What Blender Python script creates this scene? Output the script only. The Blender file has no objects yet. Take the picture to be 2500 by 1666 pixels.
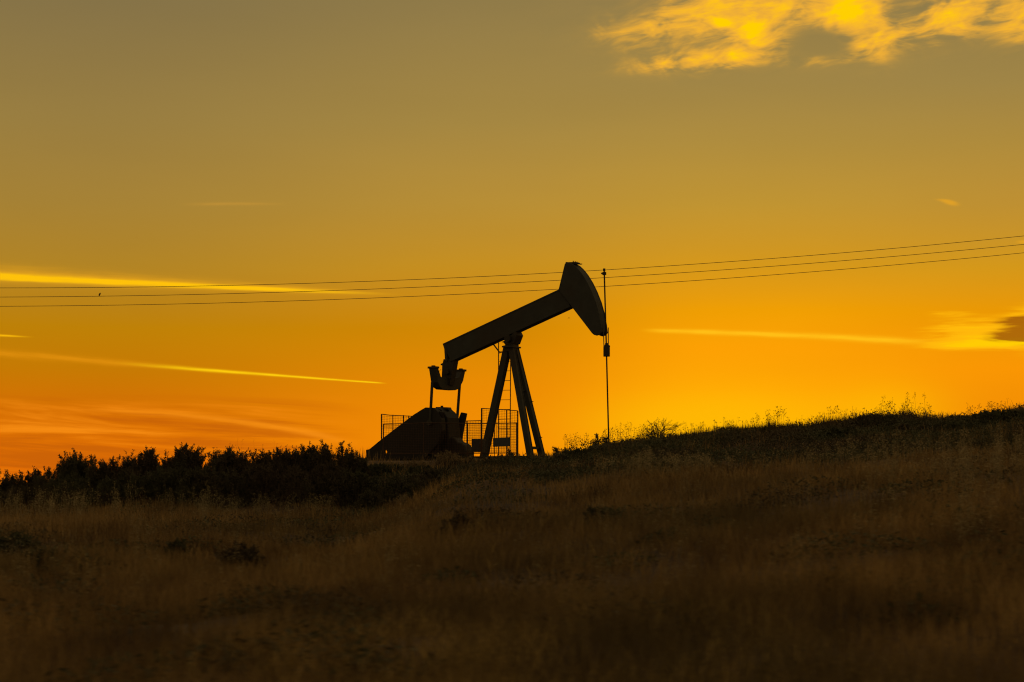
import bpy, math
import numpy as np
from mathutils import Vector

# ------------------------------------------------------------------ camera
SC = bpy.context.scene
COL = SC.collection
F = 4760.0            # focal length in units of a 2500-wide frame
CZ = 1.6              # eye height above the roadside ground
HZ = 1190.0           # eye level row
cam_d = bpy.data.cameras.new('camera')
cam = bpy.data.objects.new('camera', cam_d); COL.objects.link(cam)
cam.location = (0, 0, CZ)
cam.rotation_euler = (math.radians(90), 0, 0)
cam_d.sensor_width = 36
cam_d.lens = 36 * F / 2500
cam_d.shift_y = (HZ - 833) / 2500
cam_d.clip_start = 0.5
cam_d.clip_end = 20000
cam_d.dof.use_dof = True
cam_d.dof.focus_distance = 65
cam_d.dof.aperture_fstop = 3.2
cam_d.dof.aperture_ratio = 0.24
SC.camera = cam
SC.view_settings.view_transform = 'Standard'
SC.view_settings.look = 'None'
SC.view_settings.exposure = 0
SC.view_settings.gamma = 1
SC.cycles.filter_width = 1.15

# ------------------------------------------------------------------ sky
SUN_AZ = math.atan((1730 - 1250) / F)
SUN_EL = math.radians(1.2)


def lin(c):
    out = []
    for v in c:
        v = v / 255
        out.append(v / 12.92 if v <= 0.04045 else ((v + 0.055) / 1.055) ** 2.4)
    return out


def ang(px, py):
    """photo measurement -> direction (azimuth, elevation), in 1/F radians"""
    az = math.atan((px - 1250) / F)
    el = math.atan((HZ - py) / F * math.cos(az))
    return az * F, el * F


W = bpy.data.worlds.new('World')
SC.world = W
W.use_nodes = True
NT = W.node_tree
NT.nodes.clear()


def val(node_input, v):
    if isinstance(v, (int, float)):
        node_input.default_value = v
    elif isinstance(v, (tuple, list)):
        node_input.default_value = tuple(v) if len(v) == len(node_input.default_value) else tuple(v) + (1,)
    else:
        node_input.id_data.links.new(v, node_input)


def Mt(op, a, b=None, c=None, clamp=False):
    n = NT.nodes.new('ShaderNodeMath'); n.operation = op; n.use_clamp = clamp
    val(n.inputs[0], a)
    if b is not None: val(n.inputs[1], b)
    if c is not None: val(n.inputs[2], c)
    return n.outputs[0]


def sstep(x, a, b, lo=0.0, hi=1.0):
    n = NT.nodes.new('ShaderNodeMapRange'); n.interpolation_type = 'SMOOTHSTEP'
    val(n.inputs['Value'], x)
    val(n.inputs['From Min'], a); val(n.inputs['From Max'], b)
    val(n.inputs['To Min'], lo); val(n.inputs['To Max'], hi)
    return n.outputs[0]


def lramp(x, a, b, lo=0.0, hi=1.0):
    n = NT.nodes.new('ShaderNodeMapRange')
    val(n.inputs['Value'], x)
    val(n.inputs['From Min'], a); val(n.inputs['From Max'], b)
    val(n.inputs['To Min'], lo); val(n.inputs['To Max'], hi)
    return n.outputs[0]


def mixc(f, a, b, mode='MIX'):
    n = NT.nodes.new('ShaderNodeMix'); n.data_type = 'RGBA'; n.blend_type = mode
    val(n.inputs[0], f); val(n.inputs[6], a); val(n.inputs[7], b)
    return n.outputs[2]


def ramp(fac, stops):
    n = NT.nodes.new('ShaderNodeValToRGB'); r = n.color_ramp; r.interpolation = 'EASE' if False else 'LINEAR'
    while len(r.elements) < len(stops): r.elements.new(0.5)
    for e, (p, c) in zip(r.elements, sorted(stops)):
        e.position = p; e.color = (*lin(c), 1)
    val(n.inputs[0], fac)
    return n.outputs[0]


def noise(vec, scale, detail=4, rough=0.55, dist=0.0):
    n = NT.nodes.new('ShaderNodeTexNoise')
    val(n.inputs['Vector'], vec)
    n.inputs['Scale'].default_value = scale; n.inputs['Detail'].default_value = detail
    n.inputs['Roughness'].default_value = rough; n.inputs['Distortion'].default_value = dist
    return n.outputs[0]


def comb(x, y, z=0.0):
    n = NT.nodes.new('ShaderNodeCombineXYZ')
    val(n.inputs[0], x); val(n.inputs[1], y); val(n.inputs[2], z)
    return n.outputs[0]


tc = NT.nodes.new('ShaderNodeTexCoord')
sep = NT.nodes.new('ShaderNodeSeparateXYZ'); NT.links.new(tc.outputs['Generated'], sep.inputs[0])
AZr = Mt('ARCTAN2', sep.outputs[0], sep.outputs[1])
ELr = Mt('ARCSINE', sep.outputs[2])
A = Mt('MULTIPLY', AZr, F)
E = Mt('MULTIPLY', ELr, F)
EMAX = 1190.0
T = Mt('DIVIDE', E, EMAX, clamp=True)


def col_stops(px, tab):
    return [(min(1, max(0, ang(px, y)[1] / EMAX)), c) for y, c in tab]


R1 = ramp(T, col_stops(300, [(0, (130, 113, 72)), (300, (150, 124, 64)), (500, (164, 129, 53)), (650, (176, 131, 36)), (800, (189, 128, 4)), (900, (197, 121, 0)), (1000, (212, 110, 0)), (1090, (222, 110, 0)), (1180, (225, 105, 2))]))
R2 = ramp(T, col_stops(1260, [(0, (140, 121, 73)), (300, (162, 134, 66)), (500, (181, 141, 53)), (650, (196, 142, 30)), (800, (209, 135, 0)), (950, (234, 138, 0)), (1080, (245, 142, 0)), (1180, (240, 125, 2))]))
R3 = ramp(T, col_stops(1720, [(0, (143, 123, 74)), (200, (156, 131, 70)), (350, (171, 139, 62)), (500, (189, 147, 50)), (650, (211, 151, 25)), (760, (238, 158, 0)), (850, (252, 160, 0)), (950, (255, 164, 0)), (1030, (255, 176, 0)), (1150, (255, 170, 0))]))
R4 = ramp(T, col_stops(2440, [(0, (140, 121, 73)), (200, (156, 131, 70)), (350, (172, 138, 60)), (500, (188, 143, 50)), (650, (210, 151, 25)), (760, (231, 150, 0)), (900, (250, 150, 0)), (1000, (244, 143, 0)), (1150, (235, 135, 0))]))
c = mixc(sstep(A, ang(200, 800)[0], ang(1300, 800)[0]), R1, R2)
c = mixc(sstep(A, ang(1200, 800)[0], ang(1750, 800)[0]), c, R3)
c = mixc(sstep(A, ang(1850, 800)[0], ang(2500, 800)[0]), c, R4)

# coarse unevenness of the evening sky
nv = comb(Mt('MULTIPLY', A, 0.0012), Mt('MULTIPLY', E, 0.006), 3.1)
c = mixc(1.0, c, mixc(noise(nv, 1.0, 3), (0.955, 0.955, 0.955), (1.045, 1.045, 1.045)), 'MULTIPLY')


def gauss(px, py, rx, ry, w=1.0, rot=0.0):
    a0, e0 = ang(px, py)
    da = Mt('SUBTRACT', A, a0); de = Mt('SUBTRACT', E, e0)
    cr, sr = math.cos(rot), math.sin(rot)
    u = Mt('MULTIPLY_ADD', da, cr / rx, Mt('MULTIPLY', de, sr / rx))
    v = Mt('MULTIPLY_ADD', da, -sr / ry, Mt('MULTIPLY', de, cr / ry))
    q = Mt('ADD', Mt('MULTIPLY', u, u), Mt('MULTIPLY', v, v))
    return Mt('MULTIPLY', Mt('EXPONENT', Mt('MULTIPLY', q, -1.0)), w)


def addall(*s):
    r = s[0]
    for x in s[1:]: r = Mt('ADD', r, x)
    return r


# warm glow where the sun went down
c = mixc(Mt('MINIMUM', addall(gauss(1760, 1035, 260, 85, 0.95), gauss(2170, 1000, 130, 65, 0.6)), 1.0), c, lin((255, 184, 0)))

# low streaks at the left
sv = comb(Mt('MULTIPLY', A, 0.0016), Mt('MULTIPLY', Mt('MULTIPLY_ADD', A, 0.045, E), 0.024), 7.7)
st = noise(sv, 1.0, 5, 0.6, 0.4)
env = Mt('MULTIPLY', sstep(A, ang(930, 1060)[0], ang(640, 1060)[0]), Mt('MULTIPLY', sstep(E, ang(0, 950)[1], ang(0, 1010)[1]), 1.0))
c = mixc(Mt('MULTIPLY', Mt('MULTIPLY', sstep(st, 0.46, 0.66), env), 0.85), c, lin((250, 142, 18)))
c = mixc(Mt('MULTIPLY', Mt('MULTIPLY', sstep(st, 0.50, 0.36), env), 0.6), c, lin((190, 88, 4)))


def streak(pts, th0, th1, I, colour, src, soft=1.0, seed=0.0, wob=0.25):
    """contrail: quadratic course through measured points, half widths th0 -> th1"""
    P = np.array([ang(*p) for p in pts])
    k = np.polyfit(P[:, 0], P[:, 1], 2 if len(P) > 2 else 1)
    if len(k) == 2: k = np.array([0, *k])
    yc = Mt('MULTIPLY_ADD', Mt('MULTIPLY_ADD', A, float(k[0]), float(k[1])), A, float(k[2]))
    a0, a1 = P[0, 0], P[-1, 0]
    nz = noise(comb(Mt('MULTIPLY', A, 0.009), Mt('MULTIPLY', Mt('SUBTRACT', E, yc), 0.11), seed), 1.0, 5, 0.65)
    h = lramp(A, a0, a1, th0, th1)
    h = Mt('MULTIPLY', h, Mt('MULTIPLY_ADD', nz, wob * 2, 1 - wob))
    q = Mt('DIVIDE', Mt('SUBTRACT', E, yc), h)
    m = Mt('EXPONENT', Mt('MULTIPLY', Mt('POWER', Mt('ABSOLUTE', q), 2 * soft), -1.0))
    m = Mt('MULTIPLY', m, Mt('MULTIPLY', I(a0, a1), Mt('MULTIPLY_ADD', nz, 1.6, 0.22)))
    return mixc(Mt('MINIMUM', m, 1.0), src, lin(colour))


def fade(v0, v1, end=0.06):
    """brightness v0 -> v1 along the course, gone at the far end"""
    return lambda a0, a1: Mt('MULTIPLY', lramp(A, a0, a1, v0, v1), sstep(A, a1, a1 - (a1 - a0) * end))


def both(v0, v1, e0=0.25, e1=0.06):
    return lambda a0, a1: Mt('MULTIPLY', Mt('MULTIPLY', lramp(A, a0, a1, v0, v1), sstep(A, a1, a1 - (a1 - a0) * e1)), sstep(A, a0, a0 + (a1 - a0) * e0))


c = streak([(-300, 655), (0, 671), (400, 690), (640, 705), (1000, 721)], 24, 3, fade(0.5, 0.62, 0.25), (240, 170, 25), c, 1.0, 1.0)
c = streak([(-300, 660), (0, 676), (400, 694), (640, 706), (1000, 720)], 10, 2.6, fade(1.15, 1.0, 0.3), (255, 194, 8), c, 1.5, 2.0)
c = streak([(-300, 802), (0, 819), (92, 824)], 6, 1.2, fade(0.9, 0.9, 0.2), (255, 190, 10), c, 1.0, 3.0)
c = streak([(-300, 838), (0, 863), (340, 889), (500, 904)], 9, 6, fade(0.45, 0.6, 0.35), (235, 150, 15), c, 1.0, 4.0, 0.5)
c = streak([(240, 882), (500, 904), (700, 918), (950, 937)], 5.0, 1.3, both(1.0, 1.0, 0.45, 0.05), (255, 205, 12), c, 1.0, 5.0, 0.2)
c = streak([(1555, 806), (1800, 815), (2050, 823), (2350, 842)], 4.6, 8, both(0.95, 1.0, 0.1, 0.25), (255, 190, 20), c, 1.0, 6.0, 0.3)
c = streak([(420, 500), (600, 498), (720, 499)], 4, 3, both(0.35, 0.35, 0.4, 0.4), (205, 150, 55), c, 1.0, 8.0)
c = streak([(100, 1003), (420, 1012), (640, 1036), (900, 1090)], 6, 8, both(0.35, 0.6, 0.3, 0.2), (255, 150, 22), c, 1.0, 9.0, 0.5)

# bright bank low at the right edge with its dark core
lv = comb(Mt('MULTIPLY', A, 0.006), Mt('MULTIPLY', E, 0.045), 2.2)
ln = Mt('MULTIPLY_ADD', noise(lv, 1.0, 5, 0.6, 0.6), 0.55, Mt('MULTIPLY', noise(comb(Mt('MULTIPLY', A, 0.008), Mt('MULTIPLY', E, 0.13), 9.2), 1.0, 5, 0.6, 0.4), 0.45))
lc = addall(gauss(2390, 812, 110, 30, 1.25), gauss(2470, 838, 170, 13, 1.3), gauss(2320, 764, 60, 12, 0.5), gauss(2560, 800, 90, 60, 1.0), gauss(2330, 842, 80, 9, 0.6))
ld = Mt('MULTIPLY_ADD', Mt('MULTIPLY', Mt('SUBTRACT', ln, 0.5), 3.6), Mt('MINIMUM', Mt('MULTIPLY', lc, 2.0), 1.0), lc)
c = mixc(sstep(ld, 0.15, 1.1), c, lin((255, 184, 8)))
c = mixc(sstep(ld, 1.1, 2.0), c, lin((255, 204, 0)))
dk = addall(gauss(2505, 783, 65, 15, 1.2), gauss(2500, 822, 80, 16, 1.35), gauss(2620, 806, 90, 34, 1.0))
dd = Mt('MULTIPLY_ADD', Mt('MULTIPLY', Mt('SUBTRACT', ln, 0.5), -4.2), Mt('MINIMUM', Mt('MULTIPLY', dk, 1.6), 1.2), dk)
c = mixc(Mt('MULTIPLY', sstep(dd, 0.2, 1.0), 0.9), c, lin((158, 88, 6)))

# cirrocumulus patch high at the right
ROT = math.radians(9)
ur = Mt('MULTIPLY_ADD', A, math.cos(ROT), Mt('MULTIPLY', E, math.sin(ROT)))
vr = Mt('MULTIPLY_ADD', A, -math.sin(ROT), Mt('MULTIPLY', E, math.cos(ROT)))
cv = comb(Mt('MULTIPLY', ur, 0.0092), Mt('MULTIPLY', vr, 0.0185), 1.4)
n1 = noise(cv, 1.0, 7, 0.62, 0.9)
n2 = noise(comb(Mt('MULTIPLY', ur, 0.012), Mt('MULTIPLY', vr, 0.075), 5.0), 1.0, 5, 0.6, 0.5)
nn = Mt('MULTIPLY_ADD', n1, 0.76, Mt('MULTIPLY', n2, 0.24))
cc = addall(gauss(1735, 18, 110, 50, 0.9, 0.15), gauss(1838, 76, 42, 32, 1.4), gauss(1762, 56, 26, 12, 1.2),
            gauss(1800, 134, 120, 26, 1.0, 0.2), gauss(1565, 88, 110, 40, 0.42, -0.1), gauss(1960, 30, 150, 60, 0.6),
            gauss(2075, 22, 70, 48, 1.25, 0.3), gauss(2125, 92, 65, 50, 0.75), gauss(2345, 38, 125, 48, 0.88, 0.2),
            gauss(2490, 30, 60, 60, 0.95), gauss(1640, 156, 110, 18, 0.6, 0.08), gauss(1980, 150, 80, 14, 0.4),
            gauss(2050, -90, 520, 60, 0.7), gauss(1960, 80, 420, 70, 0.2))
hole = Mt('MULTIPLY', gauss(2010, 92, 95, 36, 1.0), Mt('MULTIPLY_ADD', nn, 1.6, -0.1))
cc = Mt('MAXIMUM', Mt('SUBTRACT', cc, hole), 0.0)
cd = Mt('MULTIPLY_ADD', Mt('MULTIPLY', Mt('SUBTRACT', nn, 0.5), 4.4), Mt('MINIMUM', Mt('MULTIPLY', cc, 1.8), 1.0), cc)
c = mixc(Mt('MULTIPLY', sstep(cd, -0.1, 0.5), 0.3), c, lin((205, 155, 62)))
c = mixc(sstep(cd, 0.12, 1.0), c, lin((238, 174, 54)))
c = mixc(sstep(cd, 0.85, 1.35), c, lin((252, 190, 32)))
c = mixc(sstep(cd, 1.3, 1.7), c, lin((255, 207, 2)))
# two scraps
sc1 = addall(gauss(2322, 496, 22, 7, 0.9, -0.25), gauss(2300, 489, 26, 4, 0.5, -0.15), gauss(2500, 591, 20, 6, 0.9))
c = mixc(Mt('MULTIPLY', sstep(Mt('MULTIPLY', sc1, Mt('MULTIPLY_ADD', ln, 0.8, 0.6)), 0.15, 1.1), 0.6), c, lin((238, 168, 32)))

# rest of the dome, out of view: raised and warmed to light the foreground
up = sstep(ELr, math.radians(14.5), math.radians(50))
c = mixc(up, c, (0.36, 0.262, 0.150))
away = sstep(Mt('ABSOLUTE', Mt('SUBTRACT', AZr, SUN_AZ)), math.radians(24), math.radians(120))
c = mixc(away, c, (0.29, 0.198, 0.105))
below = sstep(ELr, 0.0, math.radians(-4))
c = mixc(below, c, (0.02, 0.013, 0.006))

sky = NT.nodes.new('ShaderNodeTexSky'); sky.sky_type = 'NISHITA'; sky.sun_disc = False
sky.sun_elevation = SUN_EL; sky.sun_rotation = SUN_AZ
sky.air_density = 2.0; sky.dust_density = 4.0
ns = mixc(1.0, sky.outputs[0], (0.04, 0.03, 0.003), 'MULTIPLY')
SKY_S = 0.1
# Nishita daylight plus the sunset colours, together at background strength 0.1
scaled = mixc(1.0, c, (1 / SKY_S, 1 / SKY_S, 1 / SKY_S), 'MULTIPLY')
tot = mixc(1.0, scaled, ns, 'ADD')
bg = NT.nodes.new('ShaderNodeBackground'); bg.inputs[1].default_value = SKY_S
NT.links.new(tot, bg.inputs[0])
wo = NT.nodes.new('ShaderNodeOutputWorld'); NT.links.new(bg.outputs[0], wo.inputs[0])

# ------------------------------------------------------------------ sun
sl = bpy.data.lights.new('sun', 'SUN'); sl.energy = 0.35; sl.angle = math.radians(0.6)
sl.color = (1.0, 0.55, 0.16)
sun = bpy.data.objects.new('sun', sl); COL.objects.link(sun)
sd = Vector((math.sin(SUN_AZ) * math.cos(SUN_EL), math.cos(SUN_AZ) * math.cos(SUN_EL), math.sin(SUN_EL)))
sun.rotation_euler = sd.to_track_quat('Z', 'Y').to_euler()

# ------------------------------------------------------------------ materials


def material(name, c1, c2, scale=6.0, rough=0.85, c3=None, metal=0.0, translucent=0.0, detail=5, spec=0.25):
    m = bpy.data.materials.new(name); m.use_nodes = True
    t = m.node_tree; n = t.nodes; l = t.links
    b = n['Principled BSDF']
    b.inputs['Roughness'].default_value = rough
    b.inputs['Metallic'].default_value = metal
    b.inputs['Specular IOR Level'].default_value = spec
    g = n.new('ShaderNodeNewGeometry')
    x = n.new('ShaderNodeTexNoise'); x.inputs['Scale'].default_value = scale; x.inputs['Detail'].default_value = detail
    x.inputs['Roughness'].default_value = 0.62
    l.new(g.outputs['Position'], x.inputs['Vector'])
    r = n.new('ShaderNodeValToRGB')
    r.color_ramp.elements[0].position = 0.36; r.color_ramp.elements[0].color = (*c1, 1)
    r.color_ramp.elements[1].position = 0.64; r.color_ramp.elements[1].color = (*c2, 1)
    l.new(x.outputs[0], r.inputs[0])
    out = r.outputs[0]
    if c3 is not None:
        y = n.new('ShaderNodeTexNoise'); y.inputs['Scale'].default_value = scale * 0.13; y.inputs['Detail'].default_value = 3
        l.new(g.outputs['Position'], y.inputs['Vector'])
        q = n.new('ShaderNodeMapRange'); q.inputs[1].default_value = 0.45; q.inputs[2].default_value = 0.62
        l.new(y.outputs[0], q.inputs[0])
        mx = n.new('ShaderNodeMix'); mx.data_type = 'RGBA'
        l.new(q.outputs[0], mx.inputs[0]); l.new(out, mx.inputs[6]); mx.inputs[7].default_value = (*c3, 1)
        out = mx.outputs[2]
    l.new(out, b.inputs['Base Color'])
    if translucent > 0:
        tr = n.new('ShaderNodeBsdfTranslucent'); l.new(out, tr.inputs['Color'])
        ms = n.new('ShaderNodeMixShader'); ms.inputs[0].default_value = translucent
        l.new(b.outputs[0], ms.inputs[1]); l.new(tr.outputs[0], ms.inputs[2])
        l.new(ms.outputs[0], n['Material Output'].inputs['Surface'])
    return m


M_STEEL = material('weathered_paint', (0.040, 0.044, 0.036), (0.029, 0.032, 0.026), 3.0, 0.7, (0.036, 0.030, 0.020))
M_BASE = material('dark_base_paint', (0.015, 0.015, 0.011), (0.010, 0.010, 0.008), 3.0, 0.65, (0.016, 0.013, 0.009))  # darker paint tone for crank, gear reducer and belt guard
M_DARK = material('greasy_steel', (0.020, 0.018, 0.012), (0.032, 0.026, 0.016), 8.0, 0.6)
M_FRINGE = material('dark_fringe_stalks', (0.045, 0.030, 0.014), (0.085, 0.058, 0.026), 2.0, 0.9)  # crest grass colour darkened so it reads as a dark outline against the sky
M_STRAW = material('tall_straw', (0.24, 0.16, 0.050), (0.44, 0.31, 0.095), 1.2, 0.85, (0.28, 0.205, 0.06), translucent=0.05)
M_BOARD = material('board_paint', (0.045, 0.050, 0.050), (0.036, 0.040, 0.040), 5.0, 0.6)
M_FENCE = material('rusty_fence_steel', (0.045, 0.026, 0.014), (0.070, 0.036, 0.018), 9.0, 0.75)
M_WIRE = material('cable_metal', (0.05, 0.045, 0.035), (0.07, 0.06, 0.05), 4.0, 0.6)
M_SOIL = material('dry_soil', (0.034, 0.020, 0.011), (0.085, 0.053, 0.026), 2.2, 0.95, (0.030, 0.019, 0.011), detail=8)
M_GRASS = material('dry_grass_blades', (0.070, 0.042, 0.016), (0.36, 0.235, 0.078), 0.7, 0.8, (0.10, 0.075, 0.028), translucent=0.08)
M_OAT = material('pale_oat_stalks', (0.25, 0.20, 0.09), (0.33, 0.26, 0.12), 1.5, 0.8, (0.19, 0.16, 0.075), translucent=0.1)
M_LEAF = material('dark_shrub_leaves', (0.036, 0.042, 0.018), (0.075, 0.078, 0.034), 2.5, 0.7, (0.060, 0.046, 0.024), translucent=0.12)
M_SAGE = material('grey_sage_leaves', (0.17, 0.13, 0.065), (0.25, 0.19, 0.095), 3.0, 0.8, translucent=0.15)
M_BARK = material('bark', (0.06, 0.042, 0.026), (0.09, 0.062, 0.038), 12.0, 0.9)
M_FEATHER = material('dark_feathers', (0.03, 0.024, 0.018), (0.05, 0.04, 0.03), 30.0, 0.7)

# ------------------------------------------------------------------ mesh helpers


def raw_mesh(name, V, faces_flat, sizes, mat, smooth=False):
    me = bpy.data.meshes.new(name)
    V = np.asarray(V, np.float32); ff = np.asarray(faces_flat, np.int32); sz = np.asarray(sizes, np.int32)
    me.vertices.add(len(V)); me.vertices.foreach_set('co', V.ravel())
    me.loops.add(len(ff)); me.loops.foreach_set('vertex_index', ff)
    me.polygons.add(len(sz))
    st_ = np.zeros(len(sz), np.int32); st_[1:] = np.cumsum(sz)[:-1]
    me.polygons.foreach_set('loop_start', st_)
    me.polygons.foreach_set('loop_total', sz)
    if smooth: me.polygons.foreach_set('use_smooth', np.ones(len(sz), bool))
    me.update(calc_edges=True); me.validate()
    me.materials.append(mat)
    return me


class MB:
    def __init__(self): self.v = []; self.f = []

    def prism(self, pts, ext):
        """outline pts (3D, planar) swept along ext"""
        n = len(pts); o = len(self.v); ext = Vector(ext)
        self.v += [Vector(p) for p in pts] + [Vector(p) + ext for p in pts]
        self.f.append([o + i for i in range(n)][::-1]); self.f.append([o + n + i for i in range(n)])
        for i in range(n):
            j = (i + 1) % n
            self.f.append([o + i, o + j, o + n + j, o + n + i])
        return self

    def tube(self, p0, p1, r0, r1=None, n=8):
        return self.path([p0, p1], [r0, r0 if r1 is None else r1], n)

    def path(self, pts, rad, n=8):
        pts = [Vector(p) for p in pts]; o = len(self.v)
        if isinstance(rad, (int, float)): rad = [rad] * len(pts)
        for i, p in enumerate(pts):
            d = (pts[min(i + 1, len(pts) - 1)] - pts[max(i - 1, 0)]).normalized()
            ref = Vector((0, 0, 1)) if abs(d.z) < 0.9 else Vector((0, 1, 0))
            a = d.cross(ref).normalized(); b = d.cross(a).normalized()
            for k in range(n):
                t = 2 * math.pi * k / n
                self.v.append(p + (a * math.cos(t) + b * math.sin(t)) * rad[i])
        for i in range(len(pts) - 1):
            for k in range(n):
                k2 = (k + 1) % n
                self.f.append([o + i * n + k, o + i * n + k2, o + (i + 1) * n + k2, o + (i + 1) * n + k])
        self.f.append([o + k for k in range(n)][::-1])
        self.f.append([o + (len(pts) - 1) * n + k for k in range(n)])
        return self

    def bar(self, p0, p1, ax, a, b):
        """rectangular bar p0-p1; ax = direction of the side of size a"""
        p0 = Vector(p0); p1 = Vector(p1); d = (p1 - p0).normalized()
        x = Vector(ax); x = (x - d * x.dot(d)).normalized(); y = d.cross(x).normalized()
        q = [p0 + x * sx * a / 2 + y * sy * b / 2 for sx, sy in ((-1, -1), (1, -1), (1, 1), (-1, 1))]
        return self.prism(q, p1 - p0)

    def ibeam(self, p0, p1, ax, wd, h, tf=0.03, tw=0.02):
        """H section: flanges of width wd along ax, depth h"""
        p0 = Vector(p0); p1 = Vector(p1); d = (p1 - p0).normalized()
        x = Vector(ax); x = (x - d * x.dot(d)).normalized(); y = d.cross(x).normalized()
        w2, h2 = wd / 2, h / 2
        o = [(-w2, -h2), (w2, -h2), (w2, -h2 + tf), (tw / 2, -h2 + tf), (tw / 2, h2 - tf), (w2, h2 - tf), (w2, h2), (-w2, h2), (-w2, h2 - tf), (-tw / 2, h2 - tf), (-tw / 2, -h2 + tf), (-w2, -h2 + tf)]
        return self.prism([p0 + x * a + y * b for a, b in o], p1 - p0)

    def box(self, lo, hi):
        x0, y0, z0 = lo; x1, y1, z1 = hi
        return self.prism([(x0, y0, z0), (x1, y0, z0), (x1, y0, z1), (x0, y0, z1)], (0, y1 - y0, 0))

    def ball(self, c, r, n=10, m=7):
        c = Vector(c); o = len(self.v)
        if isinstance(r, (int, float)): r = (r, r, r)
        for i in range(1, m):
            th = math.pi * i / m
            for k in range(n):
                ph = 2 * math.pi * k / n
                self.v.append(c + Vector((r[0] * math.sin(th) * math.cos(ph), r[1] * math.sin(th) * math.sin(ph), r[2] * math.cos(th))))
        top = len(self.v); self.v.append(c + Vector((0, 0, r[2]))); self.v.append(c - Vector((0, 0, r[2])))
        for i in range(m - 2):
            for k in range(n):
                k2 = (k + 1) % n
                self.f.append([o + i * n + k, o + (i + 1) * n + k, o + (i + 1) * n + k2, o + i * n + k2])
        for k in range(n):
            k2 = (k + 1) % n
            self.f.append([top, o + k, o + k2]); self.f.append([top + 1, o + (m - 2) * n + k2, o + (m - 2) * n + k])
        return self

    def build(self, name, mat, root=None, origin=(0, 0, 0), bevel=0.0):
        og = Vector(origin)
        me = bpy.data.meshes.new(name)
        me.from_pydata([tuple(v - og) for v in self.v], [], self.f)
        me.materials.append(mat)
        ob = bpy.data.objects.new(name, me); COL.objects.link(ob)
        import bmesh
        bm = bmesh.new(); bm.from_mesh(me); bmesh.ops.recalc_face_normals(bm, faces=bm.faces); bm.to_mesh(me); bm.free()
        if root is not None: ob.parent = root
        else: ob.location = og
        if bevel:
            bv = ob.modifiers.new('bevel', 'BEVEL'); bv.width = bevel; bv.segments = 2; bv.limit_method = 'ANGLE'; bv.angle_limit = 0.7
        return ob


def tag(o, label=None, cat=None, group=None, kind=None):
    for k, v in (('label', label), ('category', cat), ('group', group), ('kind', kind)):
        if v: o[k] = v
    return o


def empty(name, loc, label, cat, group=None):
    o = bpy.data.objects.new(name, None); COL.objects.link(o); o.location = loc; o.empty_display_size = 0.3
    return tag(o, label, cat, group)


def at(px, py, Y):
    """photo measurement at a known distance -> place"""
    return Vector(((px - 1250) * Y / F, Y, CZ + (HZ - py) * Y / F))


# ------------------------------------------------------------------ terrain
CREST_Y = 62.0
CX = np.array([-900, 0, 300, 600, 895, 1000, 1100, 1230, 1340, 1420, 1480, 1610, 1760, 1900, 2050, 2200, 2350, 2500, 3400], float)
CP = np.array([1260, 1215, 1180, 1158, 1150, 1146, 1142, 1137, 1130, 1112, 1096, 1078, 1066, 1056, 1046, 1034, 1023, 1008, 940], float)
PAD_Z = CZ + 0.90


def vnoise(x, y, seed):
    """smooth value noise"""
    xi = np.floor(x); yi = np.floor(y); fx = x - xi; fy = y - yi
    fx = fx * fx * (3 - 2 * fx); fy = fy * fy * (3 - 2 * fy)

    def h(a, b):
        s = np.sin(a * 127.1 + b * 311.7 + seed * 74.7) * 43758.5453
        return s - np.floor(s)
    return (h(xi, yi) * (1 - fx) + h(xi + 1, yi) * fx) * (1 - fy) + (h(xi, yi + 1) * (1 - fx) + h(xi + 1, yi + 1) * fx) * fy


def smooth01(t):
    t = np.clip(t, 0, 1); return t * t * (3 - 2 * t)


def ground(X, Y):
    X = np.asarray(X, float); Y = np.asarray(Y, float)
    px = 1250 + F * X / CREST_Y
    zc = CZ + (HZ - np.interp(px, CX, CP)) / F * CREST_Y
    t = np.clip((Y - 13.0) / (CREST_Y - 13.0), 0, 1)
    z = -0.1 + (zc + 0.1) * (0.75 * t + 0.25 * smooth01(t))
    # steeper shrub-covered bank at the left
    zf = CZ + (HZ - 1268.0) / F * 54.0
    zl = -0.1 + (zf + 0.1) * np.clip((Y - 13.0) / 41.0, 0, 1)
    zl = zl + (zc - zf) * smooth01((Y - 54.0) / 8.0)
    bk = smooth01((1210.0 - px) / 220.0)
    z = z * (1 - bk) + zl * bk
    # level pad for the pump, hill behind falls away
    zb = np.where(X > 3.0, zc - 0.12 * (Y - CREST_Y) * smooth01((X - 3) / 3), zc)
    pad = smooth01((Y - CREST_Y) / 4.0) * smooth01((X + 9) / 3.0) * smooth01((5.0 - X) / 2.5)
    zz = zb * (1 - pad) + PAD_Z * pad
    z = np.where(Y > CREST_Y, zz, z)
    fall = smooth01((Y - 82) / 60.0)
    z = z * (1 - fall) + (-2.5) * fall
    near = smooth01((Y - 8) / 6)
    amp = 0.12 * near * (1 - pad)
    amp = np.where(Y > CREST_Y + 1, amp * 0.5, amp)
    z = z + amp * (vnoise(X * 0.45, Y * 0.45, 1) - 0.5) * 2 + amp * 0.5 * (vnoise(X * 1.3, Y * 1.3, 2) - 0.5) * 2
    z = z + 0.16 * near * (1 - pad) * np.where(Y < 56, 1, 0.25) * (vnoise(X * 0.16, Y * 0.2, 5) - 0.5) * 2
    # bank and hollow at the right of the slope
    z = z + 0.22 * np.exp(-((X - 11.4) / 1.2) ** 2 - ((Y - 60.0) / 1.5) ** 2) - 0.40 * np.exp(-((X - 12.2) / 2.2) ** 2 - ((Y - 54.0) / 2.2) ** 2)
    far = smooth01((np.hypot(X, Y) - 200) / 400)
    return z * (1 - far) + (-3.5) * far


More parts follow.
